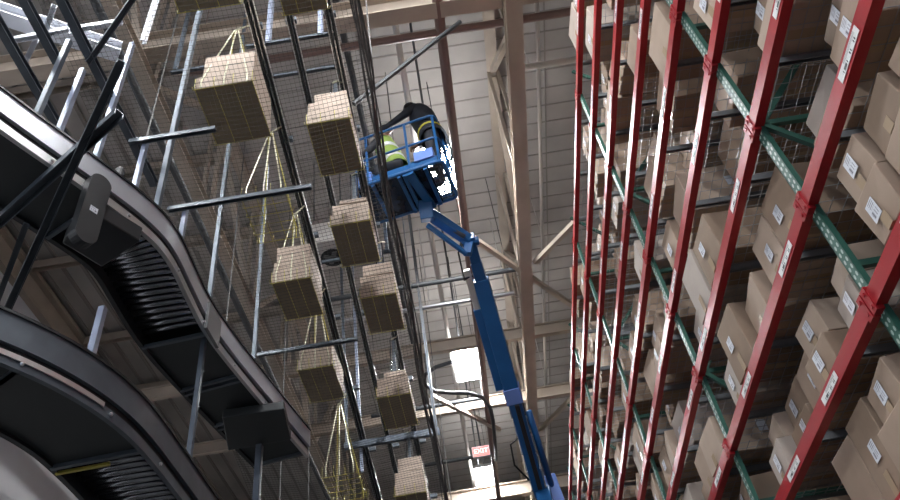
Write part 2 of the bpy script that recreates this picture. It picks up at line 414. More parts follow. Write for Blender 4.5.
def place_part(key, maker, name, m, loc, parent):
    """first call builds the part, later calls copy it"""
    if key not in protos:
        o = maker().build(name, m, None, origin=(0, 0, 0)); o.parent = parent; o.location = loc; protos[key] = o; return o
    c = protos[key].copy(); COL.objects.link(c); c.parent = parent; c.location = loc; return c
def deck_mb():
    mb = MB(); L = PITCH - .12
    n = 27
    for i in range(n): yy = .06 + (L - .0) * i / (n - 1); mb.box((.0, yy - .0016, .0), (DEP + .1, yy + .0016, .004))
    n = 15
    for i in range(n): xx = .02 + (DEP + .06) * i / (n - 1); mb.box((xx - .0016, .03, -.004), (xx + .0016, L + .09, .0))
    return mb
for k, z in enumerate(ZB[::-1] + LOW):
    for j in range(7):
        y0, y1 = YU[j] + .045, YU[j + 1] - .045
        loc = Vector((0, YU[j] - YU[0], z + CZ))
        bo = place_part('beam', lambda: beam_mb(0, .06, .045, PITCH - .045, -CZ), 'beam', M_red, loc, rack)
        for i in range(2):
            place_part('clip', lambda: MB().box((-.002, -.05, -.07), (.04, .0, .07)).box((-.008, -.035, -.045), (-.002, -.02, -.03)).box((-.008, -.035, .03), (-.002, -.02, .045)), 'connector', M_red, Vector((-.004, .06 if i == 0 else PITCH, 0)), bo)
        for i, yy in enumerate((.62, 1.9)):
            place_part('sticker', lambda: MB().box((-.0025, -.14, -.024), (0, .14, .024)), 'sticker', M_sticker, Vector((-.0005, yy + random.uniform(-.3, .3), 0)), bo)
        place_part('rbeam', lambda: beam_mb(0, .06, .045, PITCH - .045, -CZ), 'rear_beam', M_red, loc + Vector((DEP + .06, 0, 0)), rack)
        if k <= 9: place_part('deck', deck_mb, 'wire_deck', M_zinc, loc + Vector((.03, 0, .062)), rack)
# deck supports: channels running front to back under each deck
far = MB()
for k, z in enumerate(ZB[::-1] + LOW[:1]):
    for j in range(7):
        for yy in (.45, 1.32, 2.2):
            if j < 3: place_part('support', lambda: MB().channel((.06, 0, .02), (DEP + .06, 0, .02), .032, .045, .005), 'deck_support', M_support, Vector((0, YU[j] - YU[0] + yy, z + CZ)), rack)
            else: far.channel(W(X0 + .06, YU[j] + yy, z + .02), W(X0 + DEP + .06, YU[j] + yy, z + .02), .032, .045, .005)
far.build('deck_support', M_support, rack)['kind'] = 'stuff'

# ------------------------------------------------------------------ cartons on the rack
ORD = ['first', 'second', 'third', 'fourth', 'fifth', 'sixth', 'seventh', 'eighth', 'ninth', 'tenth', 'eleventh']
def carton_mb(w, d, h, rnd, jit=0.008):
    """x = depth, y = width, origin at the front lower centre"""
    mb = MB(); bm_v = []
    vs = [(0, -w / 2, 0), (d, -w / 2, 0), (d, w / 2, 0), (0, w / 2, 0), (0, -w / 2, h), (d, -w / 2, h), (d, w / 2, h), (0, w / 2, h)]
    vs = [(a + rnd.uniform(-jit, jit), b + rnd.uniform(-jit, jit), c + (rnd.uniform(-jit, jit) if c > 0 else 0)) for a, b, c in vs]
    return mb.add(vs, [(0, 3, 2, 1), (4, 5, 6, 7), (0, 1, 5, 4), (1, 2, 6, 5), (2, 3, 7, 6), (3, 0, 4, 7)])
rnd = random.Random(23)
ncart = 0
def carton(loc, w, d, h, rz, ci, label, group, tape=True, lab='front', m=None, name='carton', lsz=1.0):
    o = carton_mb(w, d, h, rnd).build(name, m or CARD[ci], None, origin=(0, 0, 0), bevel=0.006)
    o.location = loc; o.rotation_euler = (0, 0, rz)
    tag(o, label, 'carton', group)
    if lab:
        lw, lh = .08 * lsz, .105 * lsz
        oy = rnd.uniform(-.12, .12) * w; oz = h * rnd.uniform(.5, .62)
        if lab == 'front': q = MB().box((-.011, oy - lw / 2, oz - lh / 2), (-.0085, oy + lw / 2, oz + lh / 2))
        else: q = MB().box((d * .4, -w / 2 - .011, oz - lh / 2), (d * .4 + lw, -w / 2 - .0085, oz + lh / 2))
        l = q.build('shipping_label', M_label, None, origin=(0, 0, 0)); l.parent = o
    if tape:
        t = MB().box((-.0095, -.03, -.001), (d + .0095, .03, .0005)).box((-.0095, -.03, 0), (-.008, .03, h * .3)).build('tape', M_tape, None, origin=(0, 0, 0)); t.parent = o
    return o
levels = ZB[::-1] + LOW[:1]
NUM = ['one', 'two', 'three', 'four', 'five', 'six', 'seven', 'eight', 'nine', 'ten']
for k, z in enumerate(levels):
    for j in range(7):
        ya, yb = YU[j] + .07, YU[j + 1] - .07
        if k > {0: 99, 1: 99, 2: 8, 3: 6, 4: 4, 5: 2, 6: -1}[j] or (j == 0 and k < 4): continue      # cells the view shows nothing of
        yy = ya + rnd.uniform(0, .12); n = 0
        if (j, k) in ((0, 7), (1, 2), (2, 3), (3, 2), (1, 6), (2, 6)): yy += rnd.uniform(1.0, 1.5)     # partly empty shelves
        while yy < yb - .28 and n < (7 if j == 0 else 5):
            w = rnd.choice((.36, .42, .46, .5, .54, .6))
            if k >= 6: w = rnd.choice((.32, .36, .40, .44))
            if j == 0: w = rnd.choice((.30, .34, .38, .42))
            if yy + w > yb: w = yb - yy
            h = rnd.choice((.24, .3, .34, .4, .46) if k < 6 else (.34, .4, .46, .5)); d = rnd.uniform(.85, 1.08)
            inset = rnd.choice((-.04, .0, .05, .12, .2, .3, .38) if k < 6 else (-.06, -.03, 0, .03, .08))
            d = min(d, DEP - inset)
            rz = rnd.choice((0, 0, .03, .06, -.05, .1, -.03, -.09))
            ci = rnd.choices((0, 1, 2, 3), (5, 3, 2, 3))[0]
            gap = rnd.random() < (.16 if k < 6 else .05)
            if not gap:
                two = rnd.random() < (.5 if j == 0 else .24) and j < 4
                lb = '%s carton, %s along shelf %s from top, %s bay from near end' % (CARDN[ci], ORD[n], NUM[k], ORD[j])
                if two: h = rnd.uniform(.2, .26)
                carton(W(X0 + .075 + inset, yy + w / 2, z + .072), w - .02, d, h, rz, ci, lb, 'cartons on the storage rack', tape=(j < 4), lab=rnd.choice(('front', 'front', 'side', None)) if (j < 4) else None)
                if two:
                    c2 = rnd.randrange(4)
                    carton(W(X0 + .085 + inset + rnd.uniform(0, .06), yy + w / 2, z + .074 + h), w * .93, d * .9, rnd.uniform(.16, .24), rz + rnd.uniform(-.06, .06), c2,
                           '%s carton stacked on %s along shelf %s from top, %s bay' % (CARDN[c2], ORD[n], NUM[k], ORD[j]), 'cartons on the storage rack', tape=True, lab=rnd.choice(('front', None)))
                n += 1
            yy += w + rnd.choice((.01, .015, .03, .06, .12))

# ------------------------------------------------------------------ more helpers for hanging things
RT = RM.transposed()
def proj(p):
    q = RT @ (Vector(p) - Vector((0, 0, CZ))); return (450 - F_PX * q.x / q.z, 250 + F_PX * q.y / q.z)
def height_at(p, v):
    """the point straight above or below p that shows on image row v"""
    lo, hi = 0.5 + CZ, HC + CZ
    for _ in range(40):
        m = (lo + hi) / 2
        if proj((p.x, p.y, m))[1] > v: lo = m
        else: hi = m
    return Vector((p.x, p.y, (lo + hi) / 2))

# ------------------------------------------------------------------ overhead carton conveyor
def ztrack(y): return 8.55 - 0.2 * (y - 4.6)
def track(x, w, lb, wob):
    t = empty('overhead_track', W(x, 6, ztrack(6))); tag(t, lb, 'conveyor', 'overhead conveyor tracks')
    ys = [0.2, 4, 8, 12, 16.5]
    pts = [W(x + wob * (yy - 5) * .012, yy, ztrack(yy)) for yy in ys]
    mb = MB()
    for a, b in zip(pts[:-1], pts[1:]): mb.channel(a + Vector((0, 0, .02)), b + Vector((0, 0, .02)), w, .09, .008)
    mb.build('channel', M_track, t)
    mb = MB()
    for a, b in zip(pts[:-1], pts[1:]):
        for s in (-1, 1): mb.bar(a + Vector((s * (w / 2 + .006), 0, -.03)), b + Vector((s * (w / 2 + .006), 0, -.03)), .012, .018)
    mb.build('bright_edge', M_bright, t)
    mb = MB()
    for a, b in zip(pts[:-1], pts[1:]): mb.tube([a, b], .014, 6)
    mb.build('chain', M_roller, t)
    yy = 1.5
    while yy < 16.4:
        MB().box(W(x - w / 2 - .03, yy - .03, ztrack(yy) + .06), W(x + w / 2 + .03, yy + .03, ztrack(yy) + .13)).build('bracket', M_darksteel, t); yy += 1.5
    return t
track(-1.76, .10, 'dark overhead track carrying the left lane of cartons', -1)
track(-.86, .09, 'dark overhead track carrying the right lane of cartons', -1)
track(-1.33, .07, 'thin overhead guide track between the two carton lanes', -1)

def carrier(x, y, z, w, d, load, lb, narrow=False):
    """tray front lower edge centre at (x, y, z)"""
    c = empty('wire_basket', W(x, y + d / 2, z)); tag(c, lb, 'basket', 'hanging wire baskets')
    for i in range(4):
        xx = x - w / 2 + w * i / 3
        MB().tube([W(xx, y - .02, z + .16), W(xx, y - .01, z), W(xx, y + d, z), W(xx, y + d + .01, z + .10)], .0045, 6).build('long_wire', M_yellow, c)
    nx = 2 if load else 6
    for i in range(nx):
        yy = y + d * i / (nx - 1)
        MB().tube([W(x - w / 2 - .03, yy, z + .05), W(x - w / 2 - .02, yy, z - .008), W(x + w / 2 + .02, yy, z - .008), W(x + w / 2 + .03, yy, z + .05)], .0045, 6).build('cross_wire', M_yellow, c)
    if load: MB().box(W(x - w / 2, y, z + .004), W(x + w / 2, y + d, z + .009)).build('shade_board', M_shade_board, c)  # added board that paints in the shaded underside
    ap = W(x + .0, y + .12, z + 1.32)
    if narrow:
        ap = W(x + .02, y + d * .5, z + 1.32)
        for sx in (-.07, .07): MB().tube([W(x + sx, y + d * .5, z + .02), ap + Vector((sx * .6, 0, 0))], .011, 6).build('hanger_leg', M_roller, c)
        MB().bar(W(x, y + d * .5 + .02, z + .3), ap + Vector((0, .02, 0)), .05, .015).build('hanger_strap', M_darksteel, c)
    for (sx, yy, m) in () if narrow else ((-.8, y, M_white_wire), (0, y, M_white_wire), (.8, y, M_white_wire), (-.8, y + d, M_yellow), (.8, y + d, M_yellow)):
        MB().tube([W(x + sx * w * .5, yy, z), W(x + sx * w * .5, yy - .01, z + .14), ap + Vector((sx * .03, 0, 0))], .009, 6).build('hanger_leg', m, c)
    MB().tube([ap + Vector((-.03, 0, 0)), ap + Vector((.02, 0, .03)), Vector((x + .1, ap.y + .1, ztrack(y + .1) + CZ - .02))], .012, 6).build('hook', M_white_wire, c)
    return c
def load_cartons(x, y, z, w, d, hs, where, seed, tops):
    r2 = random.Random(seed); zz = z + .010; n = len(hs)
    for i, h in enumerate(hs):
        ww = w * (1.0 if i == 0 else tops[i]); dd = d * (1.0 if i == 0 else .94)
        lb = ('tan carton lying at the bottom of %s' if i == 0 else 'tan carton stacked on top in %s' if i == n - 1 else 'tan carton midway up the stack in %s') % where
        o = carton(W(x + (w - ww) * .3 * (1 if i else 0), y + d / 2, zz), dd, ww, h - .004, 0, 0, lb, 'cartons riding the overhead conveyor', tape=False, lab=None, m=M_light_card)
        # carton() is built facing -X with depth along X; here it lies across the basket
        o.location.x -= ww / 2
        o.rotation_euler.z = r2.uniform(-.015, .015)
        fl = MB().box((ww * .02, -dd / 2 - .006, h * .44), (ww * .98, -dd / 2 - .0045, h * .46)).build('flap_seam', M_rubber, None, origin=(0, 0, 0)); fl.parent = o
        zz += h
CARR = [(-1.86, 2.72, 7.25, .60, .78, (.22, .3), (1, .9), 'the nearest basket of the left lane'), (-1.93, 4.22, 7.0, .60, .72, (.22, .42), (1, .92), 'the left basket with the tall A hanger'),
        (-1.87, 5.53, 6.74, .50, .72, (), (), ''), (-1.85, 6.72, 6.5, .47, .72, (.17, .18, .26), (1, .97, .9), 'the left basket below the empty one'),
        (-1.88, 8.14, 6.21, .47, .78, (.16, .26), (1, .92), 'the left basket fourth down the lane'), (-2.0, 10.26, 5.79, .52, .8, (), (), ''),
        (-.95, 3.0, 7.3, .44, .72, (.2, .3), (1, .9), 'the right basket at the top edge'), (-.98, 4.86, 7.0, .47, .74, (.17, .24, .16), (1, .98, .8), 'the right basket beside the lift platform'),
        (-1.0, 6.16, 6.74, .47, .72, (.17, .20, .08), (1, .98, .7), 'the right basket below the lift platform'), (-.87, 7.3, 6.54, .46, .74, (.16, .22, .2), (1, .97, .85), 'the right basket third down in shade'),
        (-.97, 9.01, 6.17, .47, .84, (.15, .18, .1), (1, .97, .7), 'the right basket above the grey blue bar'), (-1.06, 11.1, 5.74, .48, .8, (.18, .22, .24), (1, .97, .8), 'the lowest right basket')]
BL = ['wire basket nearest in the left lane at the top of view', 'yellow wire basket with tall A hanger under a big carton, left lane', 'empty yellow wire basket at mid height in the left lane', 'wire basket of the left lane right below the empty one',
      'wire basket fourth down the left lane, loaded with flat cartons', 'empty yellow wire basket at the low end of the left lane', 'wire basket at the top of the right lane, cut by the view', 'wire basket with cartons beside the lift platform, right lane',
      'wire basket with cartons right below the lift platform', 'wire basket with shaded cartons third down in the right lane', 'wire basket just above the grey blue cross bar, right lane', 'lowest wire basket of the right lane']
for i, (x, y, z, w, d, hs, tops, wh) in enumerate(CARR):
    carrier(x, y, z, w, d, hs, BL[i], narrow=i > 5)
    if hs: load_cartons(x, y, z, w, d, hs, wh, i, tops)

# safety net slung below the lanes
mb = MB()
def znet(x, y): return 6.25 - .2 * (y - 4.9) - .10 * math.sin((x + 3.1) / 2.7 * math.pi) + .03 * math.sin(y * 1.7 + x * 2)
def xnet(t, y): return -3.1 + t * (2.68 - .012 * (y - 4) + .02 * math.sin(y * 2.1))
NY, NX = 240, 62
ysn = [1.8 + 10.4 * i / NY for i in range(NY + 1)]
def strip(pts, r):
    n = len(pts); vs = []; fs = []
    for p in pts: vs += [p + Vector((r, r, 0)), p + Vector((-r, -r, r)), p + Vector((-r * .3, r * .3, -r * 1.5))]
    for i in range(n - 1):
        for k in range(3): fs.append((i * 3 + k, i * 3 + (k + 1) % 3, i * 3 + 3 + (k + 1) % 3, i * 3 + 3 + k))
    mb.add(vs, fs)
for i in range(NX + 1):
    t = i / NX; strip([W(xnet(t, y), y, znet(xnet(t, y), y)) for y in ysn[::5]], .0015)
for y in ysn:
    strip([W(xnet(i / 12, y), y, znet(xnet(i / 12, y), y)) for i in range(13)], .0015)
net = empty('safety_net', W(-1.8, 7, znet(-1.8, 7))); tag(net, 'dark safety net slung under the hanging carton lanes with gathered hem', 'net')
mb.build('mesh', M_net, net)['kind'] = 'stuff'
for q in range(6):                     # the gathered edge: a loose bundle of cords
    hp = [W(xnet(1, y) + .034 * math.sin(q * 2.4 + y * .6) + .012 * math.sin(y * 4 + q), y, znet(xnet(1, y), y) + .03 * math.cos(q * 2.4 + y * .5)) for y in ysn[::3]]
    MB().tube(hp, [.009 + .003 * math.sin(i * .7 + q * 2) for i in range(len(hp))], 6).build('hem_cord', M_hem, net, smooth=True)
for i, y in enumerate((2.0, 5.0, 8.0, 11.0, 12.9)):
    for t, dx in ((0, -.0), (1, .0)):
        x = xnet(t, y); MB().tube([W(x, y, znet(x, y)), W(x, y, HC)], .01, 6).build('hanging_rope', M_hem, net)

# struts, bars that hang the conveyors
def strut(b, t, lb, w=.055, m=None):
    tag(MB().channel(b, t, w, w * .8, .006, (1, 0, 0)).build('hanger_strut', m or M_steel), lb, 'strut', 'galvanised hanger struts')
def xbar(x0, x1, y, z, lb, m=None, w=.042, h=.045):
    o = MB().channel(W(x0, y, z), W(x1, y, z), w, h, .006).build('cross_bar', m or M_darksteel)
    tag(o, lb, 'bar', 'cross bars carrying the conveyors')
xbar(-2.5, -1.75, 3.8, 5.62, 'dark cross bar holding the strut left of the big carton')
xbar(-2.35, -1.05, 4.4, 5.37, 'dark cross bar just right of the conveyor bend')
xbar(-2.0, -.85, 4.85, 8.85, 'dark cross bar above the two lanes, nearer of the upper pair')
xbar(-2.0, -.85, 5.45, 9.05, 'dark cross bar above the two lanes, farther of the upper pair')
xbar(-2.15, -.5, 11.5, 7.0, 'grey blue cross bar under the carton lanes near the foot of the view', M_steel, .07, .11)
xbar(-2.1, -.75, 8.3, 8.3, 'dark cross bar behind the shaded carton of the right lane')
xbar(-3.2, -1.2, 7.55, 6.1, 'dark cross bar behind the cartons of the left lane')
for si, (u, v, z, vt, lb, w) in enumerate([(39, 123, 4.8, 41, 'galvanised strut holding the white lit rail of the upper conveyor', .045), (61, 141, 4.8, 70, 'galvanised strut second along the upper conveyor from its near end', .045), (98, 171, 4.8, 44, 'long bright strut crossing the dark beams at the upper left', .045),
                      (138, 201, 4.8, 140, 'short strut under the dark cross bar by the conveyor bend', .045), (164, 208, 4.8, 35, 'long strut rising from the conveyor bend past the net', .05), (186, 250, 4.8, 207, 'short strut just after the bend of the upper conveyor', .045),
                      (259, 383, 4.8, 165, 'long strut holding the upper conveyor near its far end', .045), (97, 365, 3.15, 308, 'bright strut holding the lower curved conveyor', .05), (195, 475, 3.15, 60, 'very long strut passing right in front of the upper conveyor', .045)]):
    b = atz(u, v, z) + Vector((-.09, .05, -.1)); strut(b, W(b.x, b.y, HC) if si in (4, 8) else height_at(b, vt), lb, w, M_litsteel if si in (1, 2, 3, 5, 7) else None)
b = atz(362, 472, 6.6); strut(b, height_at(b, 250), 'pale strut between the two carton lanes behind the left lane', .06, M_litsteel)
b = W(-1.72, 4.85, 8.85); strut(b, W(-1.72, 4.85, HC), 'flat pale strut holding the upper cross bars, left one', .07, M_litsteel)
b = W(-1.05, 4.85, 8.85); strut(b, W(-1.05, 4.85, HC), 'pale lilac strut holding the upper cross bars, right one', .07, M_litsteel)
for x, y, lb in [(-2.1, 11.5, 'strut at the left end of the grey blue cross bar'), (-.55, 11.5, 'strut at the right end of the grey blue cross bar'), (-.8, 8.3, 'thin strut right of the shaded carton')]:
    zz = 7.0 if y > 10 else 8.3
    strut(W(x, y, zz), W(x, y, HC), lb, .06, M_darksteel if y < 10 else None)
tag(MB().tube([atz(354, 104, 8.0), atz(460, 22, 9.75)], .032, 8).build('sway_brace', M_darkpipe), 'dark slanting brace rising above the lift platform to the roof', 'brace')

# dark beams at upper left and white lit brace
for x, y0, y1, w, lb in [(-2.59, .3, 4.5, .065, 'dark steel beam at the upper left, rightmost of three'), (-2.86, .3, 3.1, .065, 'dark steel beam at the upper left, middle and widest of three'), (-3.14, .3, 4.1, .065, 'dark steel beam at the upper left, leftmost of three')]:
    tag(MB().ibeam(W(x, y0, 5.9), W(x, y1, 5.9), w, .075, .012).build('steel_beam', M_darksteel), lb, 'beam', 'dark beams at the upper left')
mbm = MB(); mbm.ibeam(atz(-40, 0, 7.3), atz(120, 52, 7.3), .16, .16, .014)
wt = tag(mbm.build('steel_brace', M_white), 'white painted steel brace lit bluish white at the upper left', 'brace')
for a, b, lb in [((8, 41), (68, 30), 'thin white bar left of the dark beams'), ((70, 30), (122, 22), 'thin white bar right of the dark beams'), ((24, 64), (36, 40), 'short white knee bar under the lit brace'), ((46, 30), (54, 6), 'short white knee bar above the lit brace')]:
    tag(MB().channel(atz(*a, 7.0), atz(*b, 7.0), .05, .05, .006).build('tie_bar', M_white), lb, 'bar', 'white tie bars at the upper left')
# slanting frame in front of the upper conveyor
p0 = atz(-30, 248, 4.35); p1 = atz(119, 114, 4.5)
tag(MB().channel(p0, p1, .07, .07, .008).build('support_arm', M_darksteel), 'dark channel arm passing under the upper conveyor at the left', 'arm')
b = atz(0, 326, 3.0); tag(MB().channel(atz(-4, 334, 4.05), atz(121, 62, 4.55), .055, .06, .006).build('slanted_strut', M_darksteel), 'dark slanting strut crossing in front of the upper conveyor', 'strut')
tag(MB().channel(atz(-6, 310, 4.2), atz(26, 225, 4.25), .04, .04, .006).build('slanted_strut', M_darksteel), 'short dark strut at the left edge below the conveyor', 'strut')
tag(MB().channel(atz(88, 63, 5.83), atz(160, -40, 6.4), .045, .045, .006).build('slanted_strut', M_darksteel), 'thin dark strut slanting up across the beige girder at the top left', 'strut')

b = atz(143, 42, 8.2); strut(b, W(b.x, b.y, HC), 'short white lit strut at the top edge between net and dark beams', .06, M_white)
b = atz(240, 60, 9.0); xbar(b.x - .9, b.x + .15, b.y, 8.95, 'dark cross bar behind the big left carton')
strut(W(b.x - .85, b.y, 9.0), W(b.x - .85, b.y, HC), 'dark strut holding the bar behind the big left carton', .05)
b = atz(119, 187, 4.93)
sc = empty('photo_sensor', b); tag(sc, 'small black sensor standing on the upper conveyor outer rail', 'sensor')
MB().bar(b + Vector((-.03, .02, -.12)), b + Vector((-.03, .02, .12)), .02, .03).build('bracket', M_rail, sc)
MB().tube([b + Vector((-.03, 0, .08)), b + Vector((-.03, 0, .2)), b + Vector((-.03, 0, .24))], [.04, .04, .025], 12).build('body', M_rubber, sc)
# ------------------------------------------------------------------ roller conveyors
def smooth_path(pts, n=3):
    for _ in range(n):
        q = [pts[0]]
        for a, b in zip(pts[:-1], pts[1:]): q += [a.lerp(b, .25), a.lerp(b, .75)]
        q.append(pts[-1]); pts = q
    return pts
def resample(pts, step):
    out = [pts[0].copy()]; acc = 0
    for a, b in zip(pts[:-1], pts[1:]):
        L = (b - a).length; d = step - acc
        while d <= L: out.append(a.lerp(b, d / L)); d += step
        acc = L - (d - step)
    return out
def side(pts, i):
    d = pts[min(i + 1, len(pts) - 1)] - pts[max(i - 1, 0)]; d.normalize(); return Vector((d.y, -d.x, 0))
def rect(o0, o1, h0, h1): return [(o0, h0), (o1, h0), (o1, h1), (o0, h1)]
def conveyor(outer, zb, w, lb, roller_rng, pan_rng, rail_h, rail_m, strip_m):
    """outer: plan points of the outer edge, zb: height of the lower strip"""
    path = smooth_path([Vector((x, y, zb + CZ)) for x, y in outer])
    path = resample(path, .075); N = len(path)
    c = empty('roller_conveyor', path[N // 2] - side(path, N // 2) * w / 2); tag(c, lb, 'conveyor')
    MB().sweep(path, [(-.035, .13), (.0, .13), (.0, .13 + rail_h), (-.05, .13 + rail_h), (-.05, .115 + rail_h), (-.012, .115 + rail_h), (-.012, .145), (-.035, .145)]).build('outer_rail', rail_m, c)
    MB().sweep(path, rect(-.02, .012, .13 + rail_h, .15 + rail_h)).build('rail_cap', M_black, c)
    MB().sweep(path, rect(-.06, -.03, .075, .13)).build('rail_gap', M_black, c)
    MB().sweep(path, rect(-.05, -.015, .0, .075)).build('lower_strip', strip_m, c)
    MB().sweep(path, rect(-w, -w + .04, .02, .13 + rail_h)).build('inner_rail', M_black, c)
    for i in range(int(N * roller_rng[0]), int(N * roller_rng[1])):
        s = side(path, i); MB().tube([path[i] - s * .06 + Vector((0, 0, .13)), path[i] - s * (w - .05) + Vector((0, 0, .13))], .026, 10).build('roller', M_roller, c, smooth=True)
    MB().sweep(path, rect(-w + .04, -.06, .19, .205)).build('bed', M_pan, c)
    for a, b in pan_rng:
        i0, i1 = int(N * a), int(N * b)
        MB().sweep(path[i0:i1 + 1], rect(-w + .03, -.07, .045, .065)).build('underside_pan', M_pan, c)
        for i in (i0, i1):
            s = side(path, min(i, N - 1)); p = path[min(i, N - 1)]
            MB().bar(p - s * .05 + Vector((0, 0, .03)), p - s * (w - .02) + Vector((0, 0, .03)), .03, .035).build('cross_member', M_darksteel, c)
    for i in range(0, N, 9):
        s = side(path, i); p = path[i]
        MB().sphere(p - s * .008 + Vector((0, 0, .04)), .014, 6, 4).build('bolt', M_bright, c)
    return c, path
UP = [(-4.1, .1), (-3.45, 1.3), (-2.78, 2.72), (-2.42, 3.40), (-2.2, 3.86), (-2.12, 4.2), (-2.14, 4.7), (-2.15, 5.15), (-2.07, 5.76), (-1.94, 6.57), (-1.78, 7.5)]
cu, pu = conveyor(UP, 4.5, .66, 'upper dark roller conveyor bending past the steel frame, bright outer rail', (.52, .70), [(.0, .49), (.70, .79), (.80, .87), (.885, .99)], .2, M_rail, M_bright)
LO = [(-8.2, 2.33), (-6.0, 2.33), (-4.9, 2.34)] + [(-4.33 + 2.17 * math.cos(math.radians(t)), 4.5 + 2.17 * math.sin(math.radians(t))) for t in range(-90, 1, 10)] + [(-2.16, 5.2), (-2.16, 5.9), (-2.16, 6.6)]
cl, pl = conveyor(LO, 2.9, .70, 'lower black roller conveyor curving across the bottom left corner', (.78, .985), [(.0, .326), (.326, .488), (.488, .651), (.651, .77)], .20, M_darksteel, M_darksteel)
# drive under the upper conveyor: black box and chain guard
dr = cu
poly = [atz(u, v, 4.12) for u, v in ((57, 258), (80, 222), (137, 256), (98, 282))]
MB().prism([(p.x, p.y) for p in poly], 4.27 + CZ, 4.42 + CZ).build('drive_box', M_black, cu, bevel=.012)
a = atz(97, 187, 4.52); b = height_at(a, 236); d = pu[1] - pu[0]; d.normalize(); nrm = Vector((d.y, -d.x, 0))
mb = MB(); pr = []
for k in range(24):
    t = 2 * math.pi * k / 24; cz = a.z if math.sin(t) > 0 else b.z
    pr.append(Vector((a.x, a.y, cz + .085 * math.sin(t))) + d * (.085 * math.cos(t)))
mb.add([p + nrm * .05 for p in pr] + [p - nrm * .03 for p in pr], [tuple(range(24)), tuple(range(24, 48))[::-1]] + [(i, (i + 1) % 24, 24 + (i + 1) % 24, 24 + i) for i in range(24)])
mb.build('chain_guard', M_black, cu)
q = a.lerp(b, .55) + nrm * .052
MB().bar(q - d * .03, q + d * .03, .003, .05).build('warning_label', M_label, cu)
# end roller and end plate of the upper conveyor
e = pu[-1]; s = side(pu, len(pu) - 1)
MB().tube([e - s * .06 + Vector((0, 0, .1)), e - s * .62 + Vector((0, 0, .1))], .05, 12).build('end_roller', M_roller, cu, smooth=True)
e = pu[int(len(pu) * .68)]; s = side(pu, int(len(pu) * .68)); d = Vector((-s.y, s.x, 0))
MB().bar(e + s * .01 + Vector((0, 0, .12)), e + s * .01 + d * .3 + Vector((0, 0, .12)), .03, .3).build('splice_plate', M_grey, cu)
pq = [atz(u, v, 4.4) for u, v in ((222, 418), (284, 409), (291, 440), (228, 451))]
MB().prism([(p.x, p.y) for p in pq], 4.4 + CZ, 4.5 + CZ).build('motor_box', M_pan, cu, bevel=.012)
lg = (pq[2] + pq[3]) / 2
MB().channel((lg.x, lg.y, .012), (lg.x, lg.y, 4.4 + CZ), .07, .06, .006, (1, 0, 0)).box((lg.x - .08, lg.y - .08, 0), (lg.x + .08, lg.y + .08, .012)).build('support_leg', M_steel, cu)
MB().sweep(pl[int(len(pl) * .56):int(len(pl) * .72)], rect(-.012, -.004, .05, .085)).build('glint_strip', M_bright, cl)  # bright strip painting in a reflection along the lower rail
i = int(len(pl) * .776); s = side(pl, i)
MB().bar(pl[i] - s * .3 + Vector((0, 0, .02)), pl[i] - s * .68 + Vector((0, 0, .02)), .02, .02).build('yellow_strip', M_yellow, cl)

# ceiling unit heater with round fan
p = atz(333, 257, 9.9)
h = empty('unit_heater', p); tag(h, 'grey unit heater with round black fan behind the hanging cartons', 'heater')
MB().box(p + Vector((-.42, -.42, 0)), p + Vector((.24, .3, .5))).build('casing', M_conduit, h, bevel=.02)
mb = MB(); mb.tube([p + Vector((.2 * math.cos(t * math.pi / 12), .2 * math.sin(t * math.pi / 12), -.015)) for t in range(24)], .02, 6, True)
for k in range(-3, 4):
    l = math.sqrt(.04 - (k * .055) ** 2); mb.tube([p + Vector((-l, k * .055, -.02)), p + Vector((l, k * .055, -.02))], .004, 5)
mb.build('grille', M_rubber, h)
MB().prism([(p.x + .2 * math.cos(t * math.pi / 12), p.y + .2 * math.sin(t * math.pi / 12)) for t in range(24)], p.z - .012, p.z - .002).build('fan_opening', M_rubber, h)
for k in range(4):
    t = k * math.pi / 2 + .4; MB().bar(p + Vector((0, 0, -.018)), p + Vector((.17 * math.cos(t), .17 * math.sin(t), -.018)), .08, .006).build('blade', M_grey, h)
for sx in (-.35, .17): MB().tube([p + Vector((sx, 0, .5)), (p.x + sx, p.y, HC + CZ)], .012, 6).build('rod', M_darkpipe, h)

# ------------------------------------------------------------------ boom lift
lift = empty('boom_lift', Vector((.62, 9.0, 0))); tag(lift, 'blue articulated boom lift raising its work platform beside the red rack', 'boom lift')
ZF = 8.4
A = W(-1.05, 7.05, ZF); ux = Vector((1.314 * math.cos(-.207), 1.314 * math.sin(-.207), 0)); vy = Vector((.745 * math.sin(.207), .745 * math.cos(.207), 0))
def B(s, t, h=0): return A + ux * s + vy * t + Vector((0, 0, h))
fl = MB()
rc = [(0.06, 0), (.94, 0), (.985, .03), (1, .1), (1, .9), (.985, .97), (.94, 1), (.06, 1), (.015, .97), (0, .9), (0, .1), (.015, .03)]
fl.tube([B(s, t) for s, t in rc], .028, 8, True)
platform = fl.build('platform', M_blue, lift, smooth=True)
g = MB()
for i in range(35, 42): g.bar(B(i / 42, .02, .0), B(i / 42, .98, .0), .012, .02)
for i in range(1, 12): g.bar(B(.83, i / 12, -.004), B(.99, i / 12, -.004), .012, .02)
g.build('floor_grating', M_darksteel, platform)
g = MB(); fpl = [B(.02, .03), B(.83, .03), B(.83, .97), B(.02, .97)]
g.prism([(q.x, q.y) for q in fpl], ZF + CZ - .008, ZF + CZ + .006)
g.build('floor_plate', M_plate, platform)
g = MB()
for s0 in (.2, .5, .56, .8): g.bar(B(s0, .01, -.04), B(s0, .99, -.04), .05, .05)
g.build('floor_joist', M_blue, platform)
MB().bar(B(.62, .0, -.05), B(.70, 1, -.05), .12, .06).build('mount_plate', M_blue, platform)
for nm, h, r in (('top_rail', 1.1, .02), ('mid_rail', .56, .018)):
    MB().tube([B(s, t, h) for s, t in rc], r, 8, True).build(nm, M_blue, platform, smooth=True)
